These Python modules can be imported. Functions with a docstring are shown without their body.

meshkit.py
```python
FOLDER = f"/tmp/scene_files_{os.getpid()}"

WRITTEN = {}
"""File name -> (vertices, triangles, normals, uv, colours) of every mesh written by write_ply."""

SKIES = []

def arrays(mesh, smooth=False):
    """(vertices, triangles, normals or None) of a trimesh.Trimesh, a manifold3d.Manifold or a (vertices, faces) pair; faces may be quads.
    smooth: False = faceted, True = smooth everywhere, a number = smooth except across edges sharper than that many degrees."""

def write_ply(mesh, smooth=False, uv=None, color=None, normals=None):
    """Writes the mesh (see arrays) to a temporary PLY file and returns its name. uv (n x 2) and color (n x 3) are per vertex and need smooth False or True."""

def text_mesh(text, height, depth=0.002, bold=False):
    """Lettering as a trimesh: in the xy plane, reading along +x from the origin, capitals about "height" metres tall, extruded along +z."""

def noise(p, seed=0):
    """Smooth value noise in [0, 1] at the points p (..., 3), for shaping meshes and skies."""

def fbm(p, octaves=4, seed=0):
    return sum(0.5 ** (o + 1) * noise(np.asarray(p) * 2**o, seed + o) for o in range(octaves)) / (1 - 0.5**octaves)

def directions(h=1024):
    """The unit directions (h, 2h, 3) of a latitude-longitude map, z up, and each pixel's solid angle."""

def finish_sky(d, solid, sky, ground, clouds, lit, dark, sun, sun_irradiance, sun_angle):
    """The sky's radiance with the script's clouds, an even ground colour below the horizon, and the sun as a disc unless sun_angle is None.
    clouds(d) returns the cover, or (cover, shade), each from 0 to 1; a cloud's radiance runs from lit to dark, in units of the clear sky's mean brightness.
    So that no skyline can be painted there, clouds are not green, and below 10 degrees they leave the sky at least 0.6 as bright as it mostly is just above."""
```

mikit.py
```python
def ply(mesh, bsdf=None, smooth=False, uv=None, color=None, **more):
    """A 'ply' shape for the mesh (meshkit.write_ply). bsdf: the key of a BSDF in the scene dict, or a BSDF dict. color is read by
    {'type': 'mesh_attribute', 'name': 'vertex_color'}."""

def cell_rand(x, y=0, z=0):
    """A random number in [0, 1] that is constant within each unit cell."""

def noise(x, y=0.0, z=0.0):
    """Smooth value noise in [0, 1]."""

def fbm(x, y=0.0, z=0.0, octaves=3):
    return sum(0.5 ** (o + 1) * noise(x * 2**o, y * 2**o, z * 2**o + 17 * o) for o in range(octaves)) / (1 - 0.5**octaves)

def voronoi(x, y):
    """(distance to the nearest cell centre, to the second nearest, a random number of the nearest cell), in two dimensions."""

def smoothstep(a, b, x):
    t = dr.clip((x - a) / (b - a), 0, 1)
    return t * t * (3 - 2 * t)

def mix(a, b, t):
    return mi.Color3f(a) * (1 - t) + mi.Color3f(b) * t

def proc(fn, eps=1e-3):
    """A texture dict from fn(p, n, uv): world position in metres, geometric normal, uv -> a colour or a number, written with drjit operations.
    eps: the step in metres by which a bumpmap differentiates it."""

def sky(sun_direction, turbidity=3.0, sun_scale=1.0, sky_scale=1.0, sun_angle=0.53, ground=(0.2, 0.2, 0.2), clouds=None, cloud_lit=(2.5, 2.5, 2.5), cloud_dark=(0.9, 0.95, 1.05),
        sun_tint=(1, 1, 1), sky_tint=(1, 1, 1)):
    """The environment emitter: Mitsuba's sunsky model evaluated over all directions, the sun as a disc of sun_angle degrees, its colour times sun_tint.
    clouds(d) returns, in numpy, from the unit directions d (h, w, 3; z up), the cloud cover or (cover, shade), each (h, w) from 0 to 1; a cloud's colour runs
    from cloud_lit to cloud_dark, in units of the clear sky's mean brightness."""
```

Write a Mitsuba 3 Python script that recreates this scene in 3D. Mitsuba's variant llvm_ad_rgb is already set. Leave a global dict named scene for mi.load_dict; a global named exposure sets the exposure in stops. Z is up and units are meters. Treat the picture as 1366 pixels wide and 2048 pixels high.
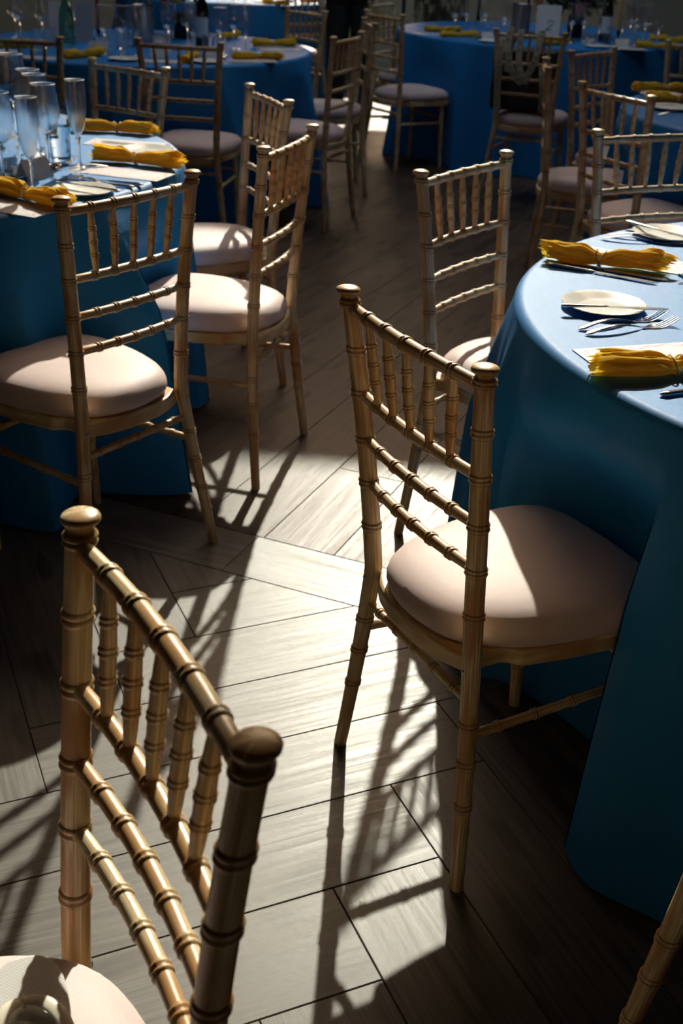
import math, random
import numpy as np, trimesh, drjit as dr, mitsuba as mi, mikit, meshkit
import manifold3d as m3
from shapely.geometry import Polygon, LineString, box as sbox
from shapely import affinity
from mikit import ply, proc, noise, fbm, smoothstep, mix, cell_rand

random.seed(7)
rng = np.random.default_rng(7)
T = mi.ScalarTransform4f
scene, labels = {}, {}

# ------------------------------------------------------------------ camera, sky, sun, exposure
F_PX, PITCH, ROLL, CAM_H = 2300.0, 0.4778, 0.0408, 1.4178
_ct, _st = math.cos(PITCH), math.sin(PITCH)
_fwd = np.array([0, _ct, -_st]); _r = np.array([1.0, 0, 0]); _u = np.cross(_r, _fwd)
_up = -math.sin(ROLL) * _r + math.cos(ROLL) * _u
scene['camera'] = {'type': 'thinlens', 'fov': math.degrees(2 * math.atan(683 / F_PX)), 'fov_axis': 'x',
                   'aperture_radius': 0.0025, 'focus_distance': 1.6, 'near_clip': 0.05, 'far_clip': 100.0,
                   'to_world': T().look_at(origin=[0, 0, CAM_H], target=[0, float(_fwd[1]), CAM_H + float(_fwd[2])], up=_up.tolist())}
SUN = (0.14, 1.48, 1.0)
exposure = 2.12
scene['sky'] = mikit.sky(SUN, turbidity=3.0, sun_scale=1.0, sky_scale=4.7, sun_angle=0.75, ground=(0.15, 0.15, 0.13),
                         sun_tint=(0.84, 1.0, 1.20), sky_tint=(1.65, 1.0, .58))

# ------------------------------------------------------------------ helpers
def numbered(key):
    if key not in used:
        used.add(key); return key
    k = 1
    while f'{key}_{k:03d}' in used: k += 1
    key = f'{key}_{k:03d}'; used.add(key); return key
used = set()

def mat4(x=0, y=0, z=0, rz=0.0, s=1.0, shx=0.0, shy=0.0):
    c, n = math.cos(rz) * s, math.sin(rz) * s
    return np.array([[c, -n, c * shx - n * shy, x], [n, c, n * shx + c * shy, y], [0, 0, s, z], [0, 0, 0, 1.0]])

def put(key, shape, m=None):
    d = dict(shape)
    if m is not None: d['to_world'] = T(np.asarray(m).tolist())
    scene[key] = d
    return key

def thing(name, label, cat, group=None, **kw):
    key = numbered(name)
    labels[key] = {'label': label, 'category': cat, **({'group': group} if group else {}), **kw}
    return key

def part(parent, name, shape, m=None, label=None):
    key = numbered(parent + '__' + name)
    put(key, shape, m)
    if label: labels[key] = {'label': label}
    return key

def add(name, shape, label, cat, m=None, group=None, **kw):
    key = thing(name, label, cat, group, **kw)
    put(key, shape, m); return key

def grid_faces(n, m, close_m=True):
    f = []
    mm = m if close_m else m - 1
    i = np.arange(n - 1)[:, None]; j = np.arange(mm)[None, :]
    a = i * m + j; b = i * m + (j + 1) % m; c = (i + 1) * m + (j + 1) % m; d = (i + 1) * m + j
    return np.concatenate([np.stack([a, b, c], -1).reshape(-1, 3), np.stack([a, c, d], -1).reshape(-1, 3)])

def lathe(profile, seg=32):
    """profile: (r, z) rows; r=0 allowed at the ends"""
    p = np.asarray(profile, float)
    a = np.arange(seg) * 2 * np.pi / seg
    v = np.stack([p[:, None, 0] * np.cos(a), p[:, None, 0] * np.sin(a), np.repeat(p[:, 1:2], seg, 1)], -1).reshape(-1, 3)
    f = grid_faces(len(p), seg)
    t = trimesh.Trimesh(v, f, process=False)
    t.merge_vertices(); t.update_faces(t.nondegenerate_faces())
    if p[0, 1] > p[-1, 1]: t.invert()
    return t

RING = [(-.0088, 0, 0), (-.0076, 0, 1), (-.0058, .0017, .55), (-.0040, .0024, .15), (-.0022, .0017, .55), (0, .0004, 1),
        (.0022, .0017, .55), (.0040, .0024, .15), (.0058, .0017, .55), (.0076, 0, 1), (.0088, 0, 0)]

def ringed(length, rad, rings, scale=1.0, step=.03):
    """rows (s, r, mask) of a turned rod with double rings at the given distances"""
    rows = []
    for c in rings:
        for o, h, k in RING:
            s = c + o * scale
            if 0 <= s <= length: rows.append((s, rad(s) + h * scale, k))
    cov = [(c - .0095 * scale, c + .0095 * scale) for c in rings]
    for s in np.arange(0, length + 1e-6, step):
        if not any(a < s < b for a, b in cov): rows.append((s, rad(s), 0.0))
    if not any(a < length < b for a, b in cov) and abs(rows[-1][0] - length) > 1e-4: rows.append((length, rad(length), 0.0))
    rows.sort()
    return rows

def rod(centers, frames, radii, masks, seg):
    """closed turned surface; uv = (ring mask, mirrored angle)"""
    n = len(centers)
    a = np.arange(seg) * 2 * np.pi / seg
    c, e1, e2 = np.asarray(centers), np.asarray(frames[0]), np.asarray(frames[1])
    v = c[:, None] + np.asarray(radii)[:, None, None] * (np.cos(a)[None, :, None] * e1[:, None] + np.sin(a)[None, :, None] * e2[:, None])
    ang = 1 - np.abs(1 - 2 * np.arange(seg) / seg)
    uv = np.stack([np.repeat(np.asarray(masks)[:, None], seg, 1), np.repeat(ang[None], n, 0)], -1)
    v = np.concatenate([v.reshape(-1, 3), c[:1], c[-1:]]); uv = np.concatenate([uv.reshape(-1, 2), [[masks[0], .5], [masks[-1], .5]]])
    f = grid_faces(n, seg)
    j = np.arange(seg)
    f = np.concatenate([f, np.stack([np.full(seg, n * seg), (j + 1) % seg, j], -1), np.stack([np.full(seg, n * seg + 1), (n - 1) * seg + j, (n - 1) * seg + (j + 1) % seg], -1)])
    t = trimesh.Trimesh(v, f, process=False)
    if t.volume < 0: f = f[:, ::-1]
    return (v, f), uv

def bar(p0, p1, rad, rings, bow=0.0, seg=14, scale=1.0, step=.03):
    p0, p1 = np.array(p0, float), np.array(p1, float)
    L = np.linalg.norm(p1 - p0); d = (p1 - p0) / L
    rows = ringed(L, rad, rings, scale, step)
    s = np.array([r[0] for r in rows]) / L
    c = p0 + s[:, None] * (p1 - p0)
    c[:, 1] -= bow * 4 * s * (1 - s)
    e1 = np.cross(d, [0, 0, 1.0] if abs(d[2]) < .9 else [0, 1.0, 0]); e1 /= np.linalg.norm(e1); e2 = np.cross(d, e1)
    n = len(rows)
    m, uv = rod(c, (np.repeat(e1[None], n, 0), np.repeat(e2[None], n, 0)), [r[1] for r in rows], [r[2] for r in rows], seg)
    return m, uv

def tube(path, r, seg=8, closed=False):
    p = np.asarray(path, float); n = len(p)
    d = np.roll(p, -1, 0) - np.roll(p, 1, 0) if closed else np.gradient(p, axis=0)
    d /= np.linalg.norm(d, axis=1, keepdims=True)
    ref = np.array([0, 0, 1.0]) if abs(d[0, 2]) < .9 else np.array([1.0, 0, 0])
    e1 = np.zeros_like(p); e1[0] = np.cross(d[0], ref); e1[0] /= np.linalg.norm(e1[0])
    for i in range(1, n):
        e = e1[i - 1] - d[i] * (e1[i - 1] @ d[i]); e1[i] = e / np.linalg.norm(e)
    e2 = np.cross(d, e1)
    a = np.arange(seg) * 2 * np.pi / seg
    r = np.broadcast_to(r, n)
    v = (p[:, None] + r[:, None, None] * (np.cos(a)[None, :, None] * e1[:, None] + np.sin(a)[None, :, None] * e2[:, None])).reshape(-1, 3)
    if closed:
        i = np.arange(n)[:, None]; j = np.arange(seg)[None]
        A = i * seg + j; B = i * seg + (j + 1) % seg; C = ((i + 1) % n) * seg + (j + 1) % seg; D = ((i + 1) % n) * seg + j
        f = np.concatenate([np.stack([A, B, C], -1).reshape(-1, 3), np.stack([A, C, D], -1).reshape(-1, 3)])
    else:
        f = grid_faces(n, seg); j = np.arange(seg)
        v = np.concatenate([v, p[:1], p[-1:]])
        f = np.concatenate([f, np.stack([np.full(seg, n * seg), (j + 1) % seg, j], -1), np.stack([np.full(seg, n * seg + 1), (n - 1) * seg + j, (n - 1) * seg + (j + 1) % seg], -1)])
    t = trimesh.Trimesh(v, f, process=False)
    if t.volume < 0: t.invert()
    return t

def bevel_slab(poly, z0, z1, b):
    """flat-bottomed slab with a chamfered top edge"""
    inner = poly.buffer(-b, join_style=2)
    if inner.is_empty or inner.geom_type != 'Polygon': return None
    o = np.array(poly.exterior.coords)[:-1]; i = np.array(inner.exterior.coords)[:-1]
    if len(o) != len(i): return None
    if Polygon(o).exterior.is_ccw is False: o = o[::-1]
    if Polygon(i).exterior.is_ccw is False: i = i[::-1]
    k = np.argmin(np.linalg.norm(i - o[0], axis=1)); i = np.roll(i, -k, 0)
    n = len(o)
    v = np.concatenate([np.c_[o, np.full(n, z0)], np.c_[o, np.full(n, z1 - b * .6)], np.c_[i, np.full(n, z1)]])
    f = []
    for a in range(2):
        for j in range(n):
            p, q = a * n + j, a * n + (j + 1) % n
            f += [(p, q, q + n), (p, q + n, p + n)]
    f += [(2 * n, 2 * n + j, 2 * n + j + 1) for j in range(1, n - 1)]
    return v, np.array(f)

def rbox(w, d, h, r=.003, seg=8):
    """rounded box, centred in x and y, standing on z=0"""
    s = m3.Manifold.sphere(r, seg)
    pts = [s.translate((sx * (w / 2 - r), sy * (d / 2 - r), z)) for sx in (-1, 1) for sy in (-1, 1) for z in (r, h - r)]
    return m3.Manifold.batch_hull(pts)

def tmesh(man):
    m = man.to_mesh(); return trimesh.Trimesh(m.vert_properties[:, :3], m.tri_verts, process=False)

# ------------------------------------------------------------------ materials
def P(name, base, rough=.5, **kw):
    d = {'type': 'principled', 'base_color': base if isinstance(base, dict) else {'type': 'rgb', 'value': list(base)}, 'roughness': rough}
    for k, v in kw.items(): d[k] = v
    scene[name] = d
    return name
def P2(name, base, rough=.5, **kw):
    P(name, base, rough, **kw); scene[name] = {'type': 'twosided', 'bsdf': scene[name]}; return name

def gold_fn(p, n, uv):
    a = noise(uv.y * 11 + 3.1, p.z * 5 + p.x * 2, p.y * 2 + 7)
    b = fbm(uv.y * 34, p.z * 9 + p.x * 5, p.y * 5, octaves=2)
    patch = fbm(p.x * 9 + uv.y * 2.5, p.y * 9, p.z * 10, octaves=2)
    wear = smoothstep(.47, .63, .55 * patch + .3 * a + .22 * b)
    c = mix((.45, .305, .13), (.80, .655, .41), smoothstep(.22, .72, b))
    c = mix(c, (.45, .22, .07), wear * .85)
    groove = smoothstep(.35, 1.0, uv.x)
    return mix(c, (.22, .10, .03), groove * .85)
P('mat_gold_wood', proc(gold_fn), .37, specular=.5, clearcoat=.25, clearcoat_gloss=.85)

def grain(p, uv, k):
    u, v = uv.x, uv.y
    w = noise(u * 1.7, v * 9, 3) * .035
    g = fbm(u * 4.0, (v + w) * 150, k, octaves=3)
    g2 = noise(u * 14, (v + w * .5) * 520, k + 5)
    return .65 * g + .35 * g2
def plank_fn(dark, light, tint):
    def fn(p, n, uv):
        idn = dr.floor(uv.x * .1)
        t = cell_rand(idn, 3, 7)
        g = grain(p, uv, 2.0)
        blot = fbm(uv.x * 3.2, uv.y * 9, 4, octaves=2)
        knot = smoothstep(.60, .78, fbm(uv.x * 5, uv.y * 22, 11, octaves=2))
        c = mix(dark, light, .12 + .70 * g + .25 * (blot - .5))
        c = mix(c, tint, knot * .5)
        return c * (.80 + .36 * t)
    return fn
def floor_rough(p, n, uv):
    return .34 + .22 * grain(p, uv, 2.0) + .06 * (fbm(p.x * 4, p.y * 4, 1, octaves=2) - .5)
P('mat_floor_grey', proc(plank_fn((.042, .036, .029), (.205, .190, .165), (.028, .021, .014))), proc(floor_rough), specular=.5)
P('mat_floor_brown', proc(plank_fn((.030, .018, .011), (.130, .088, .056), (.016, .008, .004))), proc(floor_rough), specular=.34)
P('mat_floor_base', (.03, .024, .018), .6)

def cloth_fn(p, n, uv):
    w = noise(p.x * 900, p.y * 900, p.z * 900)
    return mix((.009, .165, .46), (.016, .215, .56), w)
P2('mat_blue_cloth', proc(cloth_fn), .56, specular=.26, sheen=.15, sheen_tint=.3)
def cushion_fn(p, n, uv):
    w = noise(p.x * 1100, p.y * 1100, p.z * 1100)
    return mix((.60, .475, .45), (.68, .55, .53), w)
P('mat_cushion', proc(cushion_fn), .55, specular=.35, sheen=.4)
def mustard_fn(p, n, uv):
    w = noise(p.x * 700, p.y * 700, p.z * 700)
    return mix((.80, .54, .04), (.93, .68, .08), w)
scene['mat_mustard'] = {'type': 'principledthin', 'base_color': proc(mustard_fn), 'roughness': .85, 'diff_trans': .8, 'sheen': .3, 'spec_trans': 0.0, 'eta': 1.4}
P('mat_cord', (.74, .62, .28), .35, specular=.7)
P('mat_silver', (.80, .79, .76), .16, metallic=1.0)
P('mat_steel', (.45, .46, .47), .28, metallic=1.0)
P('mat_china', (.76, .77, .75), .16, specular=.5, clearcoat=.5)
P('mat_rim', (.42, .36, .22), .25, metallic=1.0)
P('mat_card', (.70, .69, .69), .6)
P('mat_zip', (.35, .34, .33), .3, metallic=1.0)
P('mat_black_cloth', (.010, .010, .011), .8, sheen=.2)
P('mat_black_leather', (.012, .012, .012), .45)
P('mat_skin', (.55, .36, .27), .5)
P('mat_hair', (.03, .02, .012), .5)
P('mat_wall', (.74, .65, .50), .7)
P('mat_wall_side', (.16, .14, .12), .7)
P('mat_ceiling', (.12, .11, .10), .8)
P('mat_door', (.42, .42, .39), .5)
P('mat_trim', (.62, .58, .50), .5)
P('mat_wine_black', (.006, .008, .006), .08, specular=.6)
P('mat_label', (.72, .74, .74), .6)
P('mat_ink_blue', (.02, .10, .28), .5)
P('mat_wax_maroon', (.16, .012, .02), .45)
P('mat_wax_navy', (.012, .016, .045), .45)
P('mat_wax_mustard', (.58, .30, .02), .45)
P('mat_strap', (.78, .72, .58), .35, specular=.4)
scene['mat_bowl_glass'] = {'type': 'roughdielectric', 'int_ior': 1.5, 'alpha': .012, 'distribution': 'ggx'}
P2('mat_leaf', proc(lambda p, n, uv: mix((.012, .022, .008), (.05, .07, .02), noise(p.x * 60, p.y * 60, p.z * 60))), .55)
P2('mat_petal_pink', proc(lambda p, n, uv: mix((.50, .20, .22), (.72, .48, .46), noise(p.x * 50, p.y * 50, p.z * 50))), .6, sheen=.3)
P2('mat_petal_rose', proc(lambda p, n, uv: mix((.40, .10, .14), (.62, .26, .27), noise(p.x * 60, p.y * 60, p.z * 60))), .6)
P2('mat_petal_yellow', (.70, .45, .03), .6)
P2('mat_petal_peach', (.72, .33, .16), .6)
scene['mat_glass'] = {'type': 'roughdielectric', 'int_ior': 1.5, 'alpha': .05, 'distribution': 'ggx'}
scene['mat_glass_rim'] = {'type': 'roughdielectric', 'int_ior': 1.5, 'alpha': .16, 'distribution': 'ggx'}
scene['mat_clear_glass'] = {'type': 'dielectric', 'int_ior': 1.5}
scene['mat_thin_glass'] = {'type': 'thindielectric', 'int_ior': 1.72}
scene['mat_water'] = {'type': 'dielectric', 'int_ior': 1.33}
scene['mat_green_glass'] = {'type': 'dielectric', 'int_ior': 1.5, 'specular_transmittance': {'type': 'rgb', 'value': [.62, .80, .74]}}

def menu_fn(hx, hy, seed):
    def fn(p, n, uv):
        x, y = uv.x, uv.y
        amp = .0062
        wy = dr.sin(y * 190 + seed) * amp + dr.sin(y * 83 + seed * 2) * amp * .7
        wx = dr.sin(x * 165 + seed) * amp * .6 + dr.sin(x * 70 + seed) * amp * .6
        dx = dr.abs(x) - (hx - .017 - wy)
        dy = dr.abs(y) - (hy - .012 - wx)
        d = dr.maximum(dx, dy)
        line = 1 - smoothstep(.0013, .0024, dr.abs(d))
        row = dr.abs(dr.floor(x / .011 + .5) * .011 - x)
        inside = (d < -.012)
        text = dr.select(inside & (row < .0009) & (dr.abs(y) < .035 + .03 * cell_rand(dr.floor(x / .011 + .5), seed)), 1.0, 0.0) * smoothstep(.35, .6, noise(y * 420, dr.floor(x / .011 + .5) * 9))
        c = mix((.56, .545, .555), (.42, .04, .07), line * .92)
        return mix(c, (.35, .35, .36), text * .55)
    return fn
P('mat_menu', proc(menu_fn(.12, .056, 1.3)), .55)

def weave_fn(p, n, uv):
    a = dr.sin(uv.x * 2 * math.pi / .0042); b = dr.sin(uv.y * 2 * math.pi / .0042 + dr.select(a > 0, math.pi, 0.0))
    return mix((.50, .49, .46), (.72, .71, .68), smoothstep(-.5, .6, b))
P('mat_sole', proc(weave_fn), .7)
def drape_fn(p, n, uv):
    f = fbm(p.x * 22 + 4, p.z * 16, p.y * 9, octaves=3)
    return mix((.07, .065, .035), (.40, .36, .26), smoothstep(.42, .58, f))
P2('mat_pattern_drape', proc(drape_fn), .8)
def ribbon_fn(p, n, uv):
    c = dr.floor(uv.x / .034); x = uv.x / .034 - c - .5; y = uv.y / .034
    tri = (dr.abs(y) + .0 < .30) & (dr.abs(x + .0) < .30 * (.30 - y) / .6) & ~((dr.abs(x) < .14 * (.30 - y) / .6) & (y < -.06))
    return mix((.46, .42, .32), (.03, .025, .02), dr.select(tri & (cell_rand(c, 5) > .12), 1.0, 0.0))
P2('mat_ribbon', proc(ribbon_fn), .85)

# ------------------------------------------------------------------ the room
WX0, WX1, WY0, WY1, WZ = -5.5, 5.6, -3.2, 12.6, 3.8
def struct(key, shape, label=None, m=None):
    put(key, shape, m); labels[key] = {'kind': 'structure', **({'label': label} if label else {})}
def boxm(x0, x1, y0, y1, z0, z1):
    b = trimesh.creation.box((x1 - x0, y1 - y0, z1 - z0)); b.apply_translation(((x0 + x1) / 2, (y0 + y1) / 2, (z0 + z1) / 2)); return b
struct('floor', ply(boxm(WX0 - .1, WX1 + .1, WY0 - .1, WY1 + .1, -.12, -.005), 'mat_floor_base'), 'wood-look plank floor with a herringbone area in front')
used.add('floor')
hole1 = [(-1.3, 5.05), (2.05, 4.98), (2.05, 8.58), (-1.3, 8.88)]
ceil = Polygon([(WX0, WY0), (WX1, WY0), (WX1, WY1), (WX0, WY1)], [hole1])
cm = trimesh.creation.extrude_polygon(ceil, .05, engine='earcut'); cm.apply_translation((0, 0, WZ))
struct('ceiling', ply(cm, 'mat_ceiling'), 'plain ceiling with a roof opening')
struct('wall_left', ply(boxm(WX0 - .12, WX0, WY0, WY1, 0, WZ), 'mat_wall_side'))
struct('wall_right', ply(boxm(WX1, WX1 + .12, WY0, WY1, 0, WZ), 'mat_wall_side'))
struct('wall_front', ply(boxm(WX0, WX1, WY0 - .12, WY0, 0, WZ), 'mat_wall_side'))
def with_holes(x0, x1, z0, z1, holes, y, t):
    pg = Polygon([(x0, z0), (x1, z0), (x1, z1), (x0, z1)], [[(a, c), (b, c), (b, d), (a, d)] for a, b, c, d in holes])
    m = trimesh.creation.extrude_polygon(pg, t, engine='earcut')
    m.apply_transform(np.array([[1, 0, 0, 0], [0, 0, -1, y + t], [0, 1, 0, 0], [0, 0, 0, 1.0]])); return m
struct('wall_back', ply(with_holes(WX0, WX1, 0, WZ, [(-1.25, .75, 1.30, 2.55)], WY1, .1), 'mat_wall'), 'cream back wall')
wf = trimesh.util.concatenate([boxm(-1.25, .75, WY1 + .02, WY1 + .07, 1.30, 1.35), boxm(-1.25, .75, WY1 + .02, WY1 + .07, 2.50, 2.55),
                               boxm(-1.25, -1.2, WY1 + .02, WY1 + .07, 1.35, 2.5), boxm(.70, .75, WY1 + .02, WY1 + .07, 1.35, 2.5), boxm(-.27, -.23, WY1 + .02, WY1 + .07, 1.35, 2.5)])
struct('window_1', ply(wf, 'mat_trim'), 'window in the back wall')
# panelled wall end and pale door at the far right
struct('trim_1', ply(boxm(2.60, 2.68, WY1 - .05, WY1, 0, 2.3), 'mat_trim'))
struct('door_1', ply(boxm(2.70, 3.6, WY1 - .035, WY1 - .002, .02, 2.1), 'mat_door'), 'pale grey door in the back wall')
part('door_1', 'panel', ply(boxm(2.84, 3.46, WY1 - .043, WY1 - .034, .25, .95), 'mat_door'))
part('door_1', 'panel', ply(boxm(2.84, 3.46, WY1 - .043, WY1 - .034, 1.1, 1.95), 'mat_door'))
struct('baseboard_back', ply(boxm(WX0, 2.59, WY1 - .02, WY1, 0, .12), 'mat_trim'))

# floor planks: herringbone in front of a border strip, straight planks behind it
PW = .1965
def rot(poly, deg): return affinity.rotate(poly, deg, origin=(0, 0))
AB = -22.8
q0, q1 = 2.106, 2.300
plank_id = 0
def add_plank(poly, deg, bsdf):
    global plank_id
    if poly.is_empty or poly.geom_type != 'Polygon' or poly.area < .004: return
    poly = poly.buffer(-.0007, join_style=2).simplify(.0004)
    if poly.is_empty or poly.geom_type != 'Polygon': return
    r = bevel_slab(poly, -.0052, 0.0, .0013)
    if r is None: return
    v, f = r
    a = math.radians(deg); c, s = math.cos(a), math.sin(a)
    uv = np.stack([v[:, 0] * c + v[:, 1] * s, -v[:, 0] * s + v[:, 1] * c], -1)
    uv[:, 0] -= uv[:, 0].min(); uv[:, 1] += plank_id * .731
    uv[:, 0] = uv[:, 0] + 10 * plank_id
    plank_id += 1
    part('floor', 'plank', ply((v, f), bsdf, uv=uv))
area = sbox(-2.5, -.35, 2.9, 11.6)
ab = math.radians(AB); bn = np.array([-math.sin(ab), math.cos(ab)])
def half(qa, qb):   # strip qa < n.p < qb
    return rot(sbox(-30, qa, 30, qb), AB)
front = area.intersection(half(-30, q0)).intersection(sbox(-1.7, -.35, 2.3, 3.2)); brown = area.intersection(half(q1, 30))
HB = 24.0; Lh = 5
for k in range(-22, 22):
    for m_ in range(-3, 4):
        tr = .577 + PW * (k + 10 * m_)
        add_plank(rot(sbox(tr - Lh * PW, 1.073 + PW * k, tr, 1.073 + PW * (k + 1)), HB).intersection(front), HB, 'mat_floor_grey')
        tl = .577 + PW * k; top = 1.073 + PW * (k + 1 + 10 * m_)
        add_plank(rot(sbox(tl, top - Lh * PW, tl + PW, top), HB).intersection(front), HB + 90, 'mat_floor_grey')
for i in range(-5, 5):
    x0 = .075 + i * 1.22 - .05
    add_plank(rot(sbox(x0, q0, x0 + 1.22, q1), AB).intersection(area), AB, 'mat_floor_grey')
BB = AB + 90
bw = rot(brown, -BB)
bx0, by0, bx1, by1 = bw.bounds
for j in range(int(by0 / PW) - 2, int(by1 / PW) + 2):
    off = (j * .37 % 1.0) * 1.5
    for i in range(-6, 12):
        p_ = sbox(i * 1.5 + off, j * PW, i * 1.5 + off + 1.5, (j + 1) * PW).intersection(bw)
        add_plank(rot(p_, BB), BB, 'mat_floor_brown')

# ------------------------------------------------------------------ chairs
WT, WS, WF, BT, BF, ZK = .1877, .1538, .2067, .0437, .0306, .4166
def post_w(z):
    if z >= ZK:
        t = (z - ZK) / (.92 - ZK); return WS + (WT - WS) * t - .0218 * t * (1 - t), -BT * t + .0174 * t * (1 - t)
    t = (ZK - z) / ZK; return WS + (WF - WS) * t, -BF * t + .0098 * t * (1 - t)
RZ = [.8921, .8153, .7433, .6627, .5850, .5035, .3065, .2362, .1570]
def post_mesh(s, seg):
    def rad(h):
        z = h
        if z > .45: return .0156 - .0016 * (z - .45) / .45
        return .0120 + .0036 * (z / .45)
    rows = [r for r in ringed(.884, rad, [z for z in RZ[1:]], 1.0, .035)]
    top = .92
    fin = [(.884, .0143, .2), (.8850, .0145, 1), (.8868, .0168, .5), (.8885, .0174, .15), (.8902, .0165, .6), (.8915, .0150, 1), (.8930, .0166, .5), (.8945, .0173, .15), (.8962, .0163, .5),
           (.8978, .0143, 1), (.9005, .0130, .6), (.9035, .0132, .5), (.9056, .0150, .9), (.9068, .0174, .6), (.9090, .0188, .1), (.9112, .0189, 0), (.9134, .0176, 0), (.9152, .0144, 0), (.9165, .0095, 0), (.9170, .0040, 0)]
    rows = [r for r in rows if r[0] < .8835] + fin
    c = np.array([[s * post_w(z)[0], post_w(z)[1], z] for z, _, _ in rows])
    n = len(rows)
    return rod(c, (np.repeat([[1.0, 0, 0]], n, 0), np.repeat([[0, 1.0, 0]], n, 0)), [r[1] for r in rows], [r[2] for r in rows], seg)

def rail_mesh(z, rb, rings, seg, bow=.010):
    w, y = post_w(z)
    w -= .009
    L = 2 * w
    cs = [L * (.5 + f) for f in rings]
    return bar([-w, y, z], [w, y, z], lambda s: rb * (1 + .10 * math.sin(math.pi * s / L)), cs, bow, seg, .92)
def rail_y(z, x, bow=.010):
    w, y = post_w(z); w -= .009; s = (x + w) / (2 * w); return y - bow * 4 * s * (1 - s)

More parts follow.
